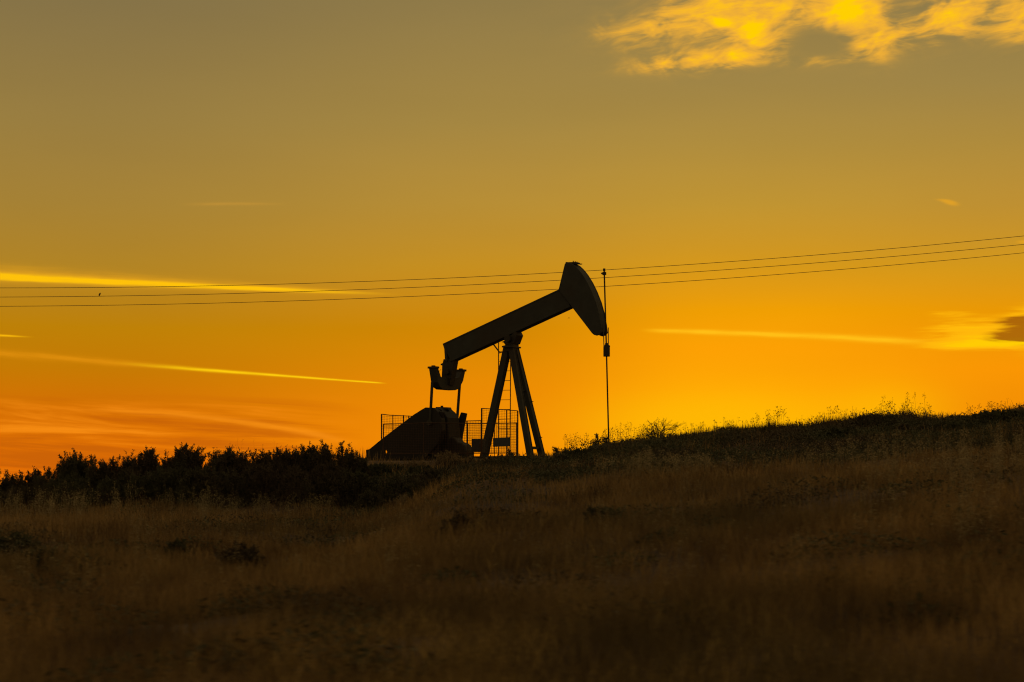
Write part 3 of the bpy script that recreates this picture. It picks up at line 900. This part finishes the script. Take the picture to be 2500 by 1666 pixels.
FRONT = [(45, 1185, 80, 56.5, 'low shrub in front of the left ridge by the pale stalks'), (170, 1150, 85, 56.8, 'low dark shrub below the first leafy peak'),
         (300, 1138, 85, 56.6, 'low shrub under the narrow upright shrub'), (425, 1128, 85, 56.9, 'low dark shrub below the tallest spray'),
         (545, 1128, 85, 56.5, 'low shrub below the rounded dense shrub'), (665, 1124, 85, 56.8, 'low greenish shrub below the thin grass stems'),
         (780, 1124, 85, 56.6, 'low greenish shrub below the last high shrub'), (880, 1140, 60, 56.9, 'low shrub in front of the low end of the belt guard'),
         (965, 1158, 60, 56.8, 'low dark shrub on the bank below the belt guard'), (1050, 1166, 60, 56.6, 'low dark shrub on the bank below the rounded grey bush'), (1130, 1176, 55, 56.4, 'low dark shrub on the bank below the control cabinet'), (1215, 1172, 50, 55.4, 'low dark shrub at the right end of the shrubs on the bank'), (925, 1186, 50, 55.0, 'lowest dark shrub on the bank left of the grey bushes')]
for i, (px, top, hwid, Y, lab) in enumerate(FRONT):
    x = (px - 1250) * Y / F; h = CZ + (HZ - top) * Y / F - gz(x, Y) + 0.1
    r = hwid * Y / F * 1.35
    shrub('shrub', lab, 'low shrubs in front of the left ridge', x, Y, h, r, r * 0.9, 200 + i, n_tw=int(220 + 400 * r * h / 1.2), n_lf=44, spire=0.15)

G_S = 'grey bushes in front of the pump base'
SAGE = [(1092, 1098, 46, 63.5, 'rounded grey bush covering the foot of the gear box'), (1010, 1124, 40, 63.0, 'low grey bush left of the rounded grey bush'),
        (945, 1130, 34, 63.2, 'low grey bush in front of the belt guard hole'), (1150, 1112, 30, 63.6, 'low grey bush in front of the control cabinet'),
        (1190, 1118, 34, 62.5, 'low grey bush at the foot of the rear leg'),
        (985, 1196, 46, 54.6, 'grey bush low on the bank below the belt guard'), (1100, 1204, 50, 54.2, 'grey bush low on the bank below the rounded grey bush'), (1195, 1196, 40, 54.6, 'grey bush low on the bank below the rear leg')]
for i, (px, top, hwid, Y, lab) in enumerate(SAGE):
    x = (px - 1250) * Y / F; h = max(0.3, CZ + (HZ - top) * Y / F - gz(x, Y) + 0.1)
    r = hwid * Y / F * 1.25
    shrub('bush', lab, G_S, x, Y, h, r, r, 300 + i, n_tw=int(110 + 200 * r), n_lf=46, leaf=0.05, mat=M_SAGE, spire=0.12, cat='bush', lw=0.22)

DARK = [(930, 1132, 48, 61.0, 'dark bush overlapping the low end of the belt guard'), (1015, 1136, 50, 60.4, 'dark bush below the middle of the pump base'), (1150, 1130, 44, 61.0, 'dark bush below the control cabinet and rear leg'),
        (1255, 1124, 44, 61.4, 'low dark bush between the rear leg and the front legs'), (1322, 1124, 40, 61.0, 'low dark bush at the foot of the front legs'), (1075, 1150, 50, 59.0, 'dark bush below the rounded grey bush'), (1230, 1150, 55, 58.5, 'dark bush on the bank below the dark board')]
for i, (px, top, hwid, Y, lab) in enumerate(DARK):
    x = (px - 1250) * Y / F; h = max(0.35, CZ + (HZ - top) * Y / F - gz(x, Y) + 0.1)
    r = hwid * Y / F * 1.3
    shrub('bush', lab, 'dark bushes in front of the pump base', x, Y, h, r, r, 600 + i, n_tw=int(110 + 240 * r), n_lf=44, leaf=0.06, spire=0.14, cat='bush')

G_F = 'dark bushes on the grassy slope'
SLOPE = [(46, 1300, 62, 33.0, 'dark bush low at the left edge of the slope'), (100, 1375, 40, 29.0, 'small dark bush below the one at the left edge'), (432, 1322, 26, 32.0, 'small upright dark bush on the left slope'),
         (585, 1330, 52, 31.0, 'wide low dark bush on the left slope'), (1185, 1168, 40, 50.0, 'dark bush on the slope below the rear leg'), (1405, 1140, 55, 56.0, 'spreading dark bush on the slope below the front legs'),
         (2120, 1034, 75, 58.5, 'dark bush at the top of the right bank'),
         (2205, 1075, 60, 55.0, 'dark bush in the hollow on the right slope'), (2330, 1066, 90, 56.0, 'long dark bush along the hollow on the right slope'), (1480, 1272, 50, 33.0, 'low dark clump in the middle of the slope'),
         (1980, 1062, 75, 58.0, 'low dark bush under the crest left of the right bank'), (1830, 1078, 80, 57.5, 'low dark bush under the crest below the broken stake'), (1690, 1090, 70, 57.5, 'low dark bush under the crest below the bare twiggy bush'),
         (2460, 1045, 70, 57.5, 'dark bush under the crest by the right edge'), (2030, 1100, 60, 54.0, 'dark spreading bush on the slope left of the hollow'), (1560, 1110, 50, 57.0, 'low dark bush on the slope just right of the rod'),
         (1120, 1310, 50, 31.0, 'low dark clump on the slope below the pump')]
for i, (px, top, hwid, Y, lab) in enumerate(SLOPE):
    x = (px - 1250) * Y / F; h = float(np.clip(CZ + (HZ - top) * Y / F - gz(x, Y) + 0.1, 0.45, 0.95))
    r = hwid * Y / F * 1.2
    shrub('bush', lab, G_F, x, Y, h, r, r, 400 + i, n_tw=int(110 + 190 * r), n_lf=42, leaf=0.06, spire=0.10, cat='bush', base_sink=0.05)

G_W = 'leafy weeds along the crest'
WEED = [(1358, 1080, 20, 61.5, 'leafy weed right beside the foot of the front legs'), (1382, 1092, 16, 61.8, 'small weed right of the leafy one by the front legs'), (1455, 1050, 15, 61.8, 'upright leafy weed just left of the polished rod'),
        (1478, 1060, 11, 61.5, 'small weed at the foot of the polished rod'), (1240, 1095, 18, 63.0, 'weed growing below the dark board'), (1222, 1108, 10, 63.3, 'small weed left of the one below the dark board'), (2490, 996, 46, 61.5, 'dense weed clump on the crest at the right edge'),
        (2425, 1004, 26, 61.8, 'small weed clump on the crest near the right edge'), (2118, 1026, 20, 61.0, 'weed clump on the crest above the right bank'), (2340, 1016, 18, 61.3, 'weed clump midway along the right end of the crest')]
for i, (px, top, hwid, Y, lab) in enumerate(WEED):
    x = (px - 1250) * Y / F; h = max(0.25, CZ + (HZ - top) * Y / F - gz(x, Y) + 0.05)
    r = hwid * Y / F * 1.1
    shrub('weed', lab, G_W, x, Y, h, r, r, 500 + i, n_tw=int(18 + 80 * r), n_lf=22, leaf=0.08, spire=0.3, cat='weed', base_sink=0.05)


def bare_bush(label, px, top, spread, Y, seed, n0=7, dens=1.0):
    rng = np.random.default_rng(seed)
    x = (px - 1250) * Y / F; zg = gz(x, Y); H = CZ + (HZ - top) * Y / F - zg
    P0, P1_, R = [], [], []

    def grow(p, d, ln, r, lev):
        seg = 3
        for s in range(seg):
            d = d + rng.normal(0, 0.16, 3); d /= np.linalg.norm(d)
            q = p + d * ln / seg; P0.append(p); P1_.append(q); R.append(r)
            if lev < 5 and rng.uniform() < 0.9 * dens:
                dd = d + rng.normal(0, 0.75, 3); dd[2] = abs(dd[2]) * 0.8; dd /= np.linalg.norm(dd)
                grow(q, dd, ln * rng.uniform(0.45, 0.75), r * 0.7, lev + 1)
            p = q
    for i in range(n0):
        a = rng.uniform(0, 2 * math.pi); e = rng.uniform(0.2, 1.0) * spread
        d = np.array([math.cos(a) * e, math.sin(a) * e, 1.0]); d /= np.linalg.norm(d)
        grow(np.array([x, Y, zg - 0.05]), d, H * 0.75, 0.015, 1)
    P0 = np.array(P0); P1_ = np.array(P1_); R = np.array(R)
    zmax = P1_[:, 2].max(); s = H / (zmax - zg)
    o = np.array([x, Y, zg]); P0 = (P0 - o) * s; P1_ = (P1_ - o) * s
    vs, f, z = strips(P0, P1_, R, rng)
    me = raw_mesh('bare_bush', vs, f, z, M_BARK); ob = bpy.data.objects.new('bare_bush', me); COL.objects.link(ob); ob.location = o
    tag(ob, label, 'bush')


bare_bush('bare twiggy bush on the crest right of the polished rod', 1608, 1020, 1.5, 61.5, 5, 15)
bare_bush('sparse low twiggy bush on the crest in the bright glow', 1768, 1034, 1.9, 61.6, 9, 11, 0.9)

# stakes and a stick
for name, lab, cat, a, b, r, Y in (('stake', 'short dark broken stake on the crest in the glow', 'stake', (1877, 1031), (1882, 1066), 0.030, 61.6),
                                   ('stake', 'shorter leaning stake beside the broken one', 'stake', (1887, 1040), (1884, 1066), 0.022, 61.5),
                                   ('stick', 'thin slanting stick on the crest above the right bank', 'stick', (2133, 1012), (2117, 1045), 0.018, 61.0),
                                   ('stick', 'bare stick leaning out of the shrubs left of the belt guard', 'stick', (832, 1080), (846, 1140), 0.03, 58.2)):
    pa, pb = at(*a, Y), at(*b, Y); pb.z = min(pb.z, gz(pb.x, Y) - 0.05) if name == 'stake' or a[0] > 2000 else gz(pb.x, Y)
    m = MB(); mid = pa.lerp(pb, 0.5) + Vector((0.012, 0.01, 0)); m.path([pb, mid, pa.lerp(pb, 0.12), pa], [r * 1.1, r, r * 0.9, r * 0.5], 7)
    if cat == 'stick': q = pa.lerp(pb, 0.4); m.path([q, q + Vector((0.08, 0, 0.12))], [r * 0.6, r * 0.3], 6)
    else: m.tube(pa.lerp(pb, 0.15) - Vector((0.03, 0, 0)), pa.lerp(pb, 0.15) + Vector((0.035, 0, 0.02)), r * 0.7, n=6)
    tag(m.build(name, M_BARK, None, pb), lab, cat)

# ------------------------------------------------------------------ grass
rng = np.random.default_rng(77)


def scatter(n, y0, y1, margin=1.3):
    """uniform over the wedge of slope in view, with a margin at both sides"""
    y = np.sqrt(rng.uniform(y0 ** 2, y1 ** 2, n)); x = rng.uniform(-1, 1, n) * y * 0.2626 * margin
    return x, y


def blades(x, y, hmin, hmax, wd, lean=0.35):
    cov = vnoise(x * 0.33, y * 0.24, 21) * 0.55 + vnoise(x * 1.0, y * 0.7, 22) * 0.45
    keep = rng.uniform(0, 1, len(x)) < 0.12 + 0.88 * smooth01((cov - 0.26) / 0.34)
    keep &= ~((x > 0.6) & (y > 44 + 2 * vnoise(x * 0.7, x * 0, 51)) & (y < 60.5) & (rng.uniform(0, 1, len(x)) < 0.78))
    keep &= ~((x <= 0.6) & (x > -5) & (y > 51) & (y < 66) & (rng.uniform(0, 1, len(x)) < 0.85))
    pq = 1250 + F * x / y
    bare = np.exp(-((pq - 200) / 330) ** 2 - ((y - 14.5) / 2.2) ** 2) + np.exp(-((pq - 1830) / 130) ** 2 - ((y - 14.5) / 1.6) ** 2) + np.exp(-((pq - 1530) / 160) ** 2 - ((y - 24) / 3.0) ** 2)
    keep &= rng.uniform(0, 1, len(x)) > 0.8 * bare
    x = x[keep]; y = y[keep]
    n = len(x); z = ground(x, y) - 0.02
    patch = vnoise(x * 0.5, y * 0.35, 11) * 0.6 + vnoise(x * 1.7, y * 1.2, 12) * 0.4
    h = (hmin + (hmax - hmin) * rng.uniform(0, 1, n) ** 1.4) * (0.3 + 1.45 * patch)
    a = rng.uniform(0, 2 * np.pi, n); f = rng.uniform(0, 2 * np.pi, n)
    lx = np.cos(a) * lean * h * rng.uniform(0.2, 1.3, n); ly = np.sin(a) * lean * h * rng.uniform(0.2, 1.3, n)
    sx, sy = np.cos(f) * wd / 2, np.sin(f) * wd / 2
    b = np.stack([x, y, z], 1); s = np.stack([sx, sy, 0 * sx], 1)
    mid = b + np.stack([lx * 0.35, ly * 0.35, h * 0.6], 1); tip = b + np.stack([lx, ly, h], 1)
    vs = np.stack([b - s, b + s, mid + s * 0.8, mid - s * 0.8, tip], 1).reshape(-1, 3)
    o = (np.arange(n) * 5)[:, None]
    fl = np.concatenate([o + np.array([[0, 1, 2, 3]]), o + np.array([[3, 2, 4]])], 1).reshape(-1)
    sz = np.tile([4, 3], n)
    return vs, fl, sz


def join(parts):
    V_, F_, S_, o = [], [], [], 0
    for v, f, s in parts: V_.append(v); F_.append(f + o); S_.append(s); o += len(v)
    return np.concatenate(V_), np.concatenate(F_), np.concatenate(S_)


parts = []
x, y = scatter(120000, 11, 30); parts.append(blades(x, y, 0.10, 0.46, 0.010))
x, y = scatter(280000, 30, 66); parts.append(blades(x, y, 0.10, 0.38, 0.014))
x = rng.uniform(-9, 22, 60000); y = rng.uniform(58.5, 64.5, 60000); parts.append(blades(x, y, 0.06, 0.26, 0.015, 0.5))
x = rng.uniform(-12, 8, 8000); y = rng.uniform(64.5, 80, 8000); parts.append(blades(x, y, 0.04, 0.15, 0.013))
gme = raw_mesh('dry_grass', *join(parts), M_GRASS)
g_ob = bpy.data.objects.new('dry_grass', gme); COL.objects.link(g_ob); tag(g_ob, 'short dry brown grass covering the whole slope', 'grass', kind='stuff')


def oats(x, y, hmin, hmax, thick=0.004, nsp=14, sp=0.035):
    n = len(x); z = ground(x, y) - 0.02
    h = rng.uniform(hmin, hmax, n); a = rng.uniform(0, 2 * np.pi, n); l = rng.uniform(0.03, 0.2, n) * h
    p0 = np.stack([x, y, z], 1); p2 = p0 + np.stack([np.cos(a) * l, np.sin(a) * l, h], 1); p1 = p0 * 0.5 + p2 * 0.5; p1[:, 0] -= np.cos(a) * l * 0.18; p1[:, 1] -= np.sin(a) * l * 0.18
    r = np.full(n, thick / 2)
    out = [strips(p0, p1, r, rng), strips(p1, p2, r * 0.8, rng)]
    k = np.repeat(np.arange(n), nsp); t = rng.uniform(0.25, 1.02, n * nsp)
    b = p1[k] + (p2[k] - p1[k]) * t[:, None]
    spread = (1.1 - t) * 0.085
    ph = rng.uniform(0, 2 * np.pi, n * nsp)
    b = b + np.stack([np.cos(ph) * spread, np.sin(ph) * spread, 0 * ph], 1)
    d = unit(np.stack([np.cos(ph) * 0.5, np.sin(ph) * 0.5, rng.uniform(-0.4, 1.0, n * nsp)], 1))
    ll = sp * rng.uniform(0.6, 1.3, n * nsp)
    v = leaf_arrays(b, d, ll, ll * 0.34, rng)
    out.append((v, np.arange(len(v)), np.full(n * nsp, 4)))
    return join(out)


def px_scatter(n, a, b, y0, y1, clump=0, tight=0.5):
    y = rng.uniform(y0, y1, n); p = rng.uniform(a, b, n)
    if clump:
        cxs = rng.uniform(a, b, clump); p = cxs[rng.integers(0, clump, n)] + rng.normal(0, (b - a) / clump * tight, n)
    return (p - 1250) * y / F, y


# fringe of seed heads on the crest, seen against the sky
cx_, cy_ = px_scatter(7500, 1390, 2580, 60.2, 62.6, 240, 0.5)
parts = [blades(cx_, cy_, 0.10, 0.42, 0.016, 0.6), oats(*px_scatter(105, 1370, 1610, 60.5, 62.3, 22), 0.38, 0.80, 0.008, 9, 0.05), oats(*px_scatter(230, 1560, 2540, 60.5, 62.3, 60, 0.35), 0.25, 0.60, 0.008, 9, 0.05),
         oats(*px_scatter(14, 1840, 1920, 60.8, 62.2, 5), 0.5, 0.9, 0.008, 12, 0.055), oats(*px_scatter(17, 2130, 2300, 60.8, 62.2, 9), 0.55, 1.1, 0.009, 16, 0.06),
         oats(*px_scatter(8, 2000, 2110, 60.8, 62.2, 6), 0.4, 0.8, 0.008, 12, 0.055), oats(*px_scatter(800, 1390, 2560, 60.8, 62.6, 160, 0.4), 0.07, 0.22, 0.007, 7, 0.055),
         oats(*px_scatter(7, 560, 760, 58.4, 59.4), 1.25, 1.5, 0.006, 8)]
om = raw_mesh('seed_grass', *join(parts), M_FRINGE)
ob = bpy.data.objects.new('seed_grass', om); COL.objects.link(ob); tag(ob, 'fringe of tall seed headed grass along the crest', 'grass', kind='stuff')

# paler oat stalks on the slope
parts = [oats(*px_scatter(300, -150, 520, 46, 54, 60, 0.8), 0.45, 1.0, 0.006, 18, 0.04), oats(*px_scatter(160, 500, 900, 48, 54, 18), 0.4, 0.8, 0.006, 14, 0.038),
         oats(*px_scatter(170, 1540, 1790, 42, 48, 16, 0.6), 0.3, 0.62, 0.006, 18, 0.04), oats(*px_scatter(380, 2080, 2620, 34, 46, 60, 0.8), 0.35, 0.8, 0.006, 18, 0.04),
         oats(*px_scatter(60, 1850, 2060, 42, 48, 9), 0.3, 0.6, 0.006, 14, 0.04), oats(*px_scatter(80, 1380, 1560, 42, 48, 12), 0.25, 0.5, 0.006, 14, 0.036),
         oats(*px_scatter(260, 2100, 2620, 24, 40, 22), 0.35, 0.75, 0.006, 16, 0.035), oats(*px_scatter(300, -150, 1000, 22, 42, 30), 0.3, 0.7, 0.006, 14, 0.032),
         oats(*px_scatter(300, 900, 2100, 20, 44, 30), 0.3, 0.65, 0.006, 12, 0.032)]
om = raw_mesh('wild_oats', *join(parts), M_OAT)
ob = bpy.data.objects.new('wild_oats', om); COL.objects.link(ob); tag(ob, 'pale wild oat stalks scattered over the slope', 'grass', kind='stuff')

# taller straw close to the road
parts = []
for n, p_, w_, y0, y1 in ((9000, 1080, 170, 12.5, 20), (7000, 2380, 170, 12.5, 24), (2500, 560, 120, 12.5, 17), (2000, 1700, 160, 13, 19), (1500, 1250, 110, 21, 31), (700, 160, 60, 22, 30), (700, 900, 90, 25, 33), (1600, 2280, 140, 26, 40)):
    y_ = rng.uniform(y0, y1, n); x_ = (p_ + rng.normal(0, w_, n) * (0.6 + 0.8 * vnoise(y_ * 0.8, y_ * 0, 31)) - 1250) * y_ / F
    k_ = rng.uniform(0, 1, n) < smooth01((vnoise(x_ * 0.8, y_ * 0.9, 41) - 0.25) / 0.5)
    parts.append(blades(x_[k_], y_[k_], 0.10, 0.38, 0.010, 0.6))
sm_ = raw_mesh('straw_grass', *join(parts), M_STRAW)
ob = bpy.data.objects.new('straw_grass', sm_); COL.objects.link(ob); tag(ob, 'taller golden straw near the bottom of the slope', 'grass', kind='stuff')

# dark creeping scrub between the grass
LB, LD = [], []
cxy = [(px_, y_) for px_, y_ in zip(rng.uniform(-200, 2700, 150), np.sqrt(rng.uniform(14 ** 2, 56 ** 2, 150)))] + [(px_, y_) for px_, y_ in zip(rng.uniform(1250, 2650, 130), rng.uniform(53, 60, 130))] + [(px_, y_) for px_, y_ in zip(rng.uniform(900, 1650, 70), rng.uniform(50, 59, 70))]
for px_, y_ in cxy:
    r_ = rng.uniform(0.25, 0.85); n_ = int(600 * r_); a_ = rng.uniform(0, 2 * np.pi, n_); q_ = np.sqrt(rng.uniform(0, 1, n_)) * r_
    xx = (px_ - 1250) * y_ / F + np.cos(a_) * q_ * 1.5; yy = y_ + np.sin(a_) * q_
    hh = rng.uniform(0, 1, n_) * (0.10 + 0.30 * r_) * np.sqrt(np.clip(1.05 - (q_ / r_) ** 2, 0, 1))
    LB.append(np.stack([xx, yy, ground(xx, yy) + hh], 1)); LD.append(unit(np.stack([rng.normal(0, 0.6, n_), rng.normal(0, 0.6, n_), rng.uniform(0.1, 1, n_)], 1)))
# a low dark carpet below the right crest and in front of the pump
for m_, p0_, p1_, ya_, yb_, th_ in ((120000, 1290, 2700, 45.0, 61.0, 0.32), (36000, 860, 1330, 51.0, 62.5, 0.38)):
    y_ = rng.uniform(ya_, yb_, m_); x_ = (rng.uniform(p0_, p1_, m_) - 1250) * y_ / F
    cv_ = vnoise(x_ * 0.55, y_ * 0.5, 61) * 0.6 + vnoise(x_ * 1.8, y_ * 1.6, 62) * 0.4
    k_ = rng.uniform(0, 1, m_) < smooth01((cv_ - th_) / 0.25)
    x_, y_, cv_ = x_[k_], y_[k_], cv_[k_]
    hh = rng.uniform(0, 1, len(x_)) * (0.05 + 0.42 * np.clip(cv_ - th_, 0, 1)) * np.where(y_ > 59.5, 0.5, 1.0)
    LB.append(np.stack([x_, y_, ground(x_, y_) + hh], 1)); LD.append(unit(np.stack([rng.normal(0, 0.6, len(x_)), rng.normal(0, 0.6, len(x_)), rng.uniform(0.1, 1, len(x_))], 1)))
LB = np.concatenate(LB); LD = np.concatenate(LD); n_ = len(LB); ll = rng.uniform(0.05, 0.10, n_)
vv = leaf_arrays(LB, LD, ll, ll * 0.4, rng)
sm_ = raw_mesh('low_scrub', vv, np.arange(n_ * 4), np.full(n_, 4), M_LEAF)
ob = bpy.data.objects.new('low_scrub', sm_); COL.objects.link(ob); tag(ob, 'dark creeping scrub scattered through the dry grass', 'scrub', kind='stuff')
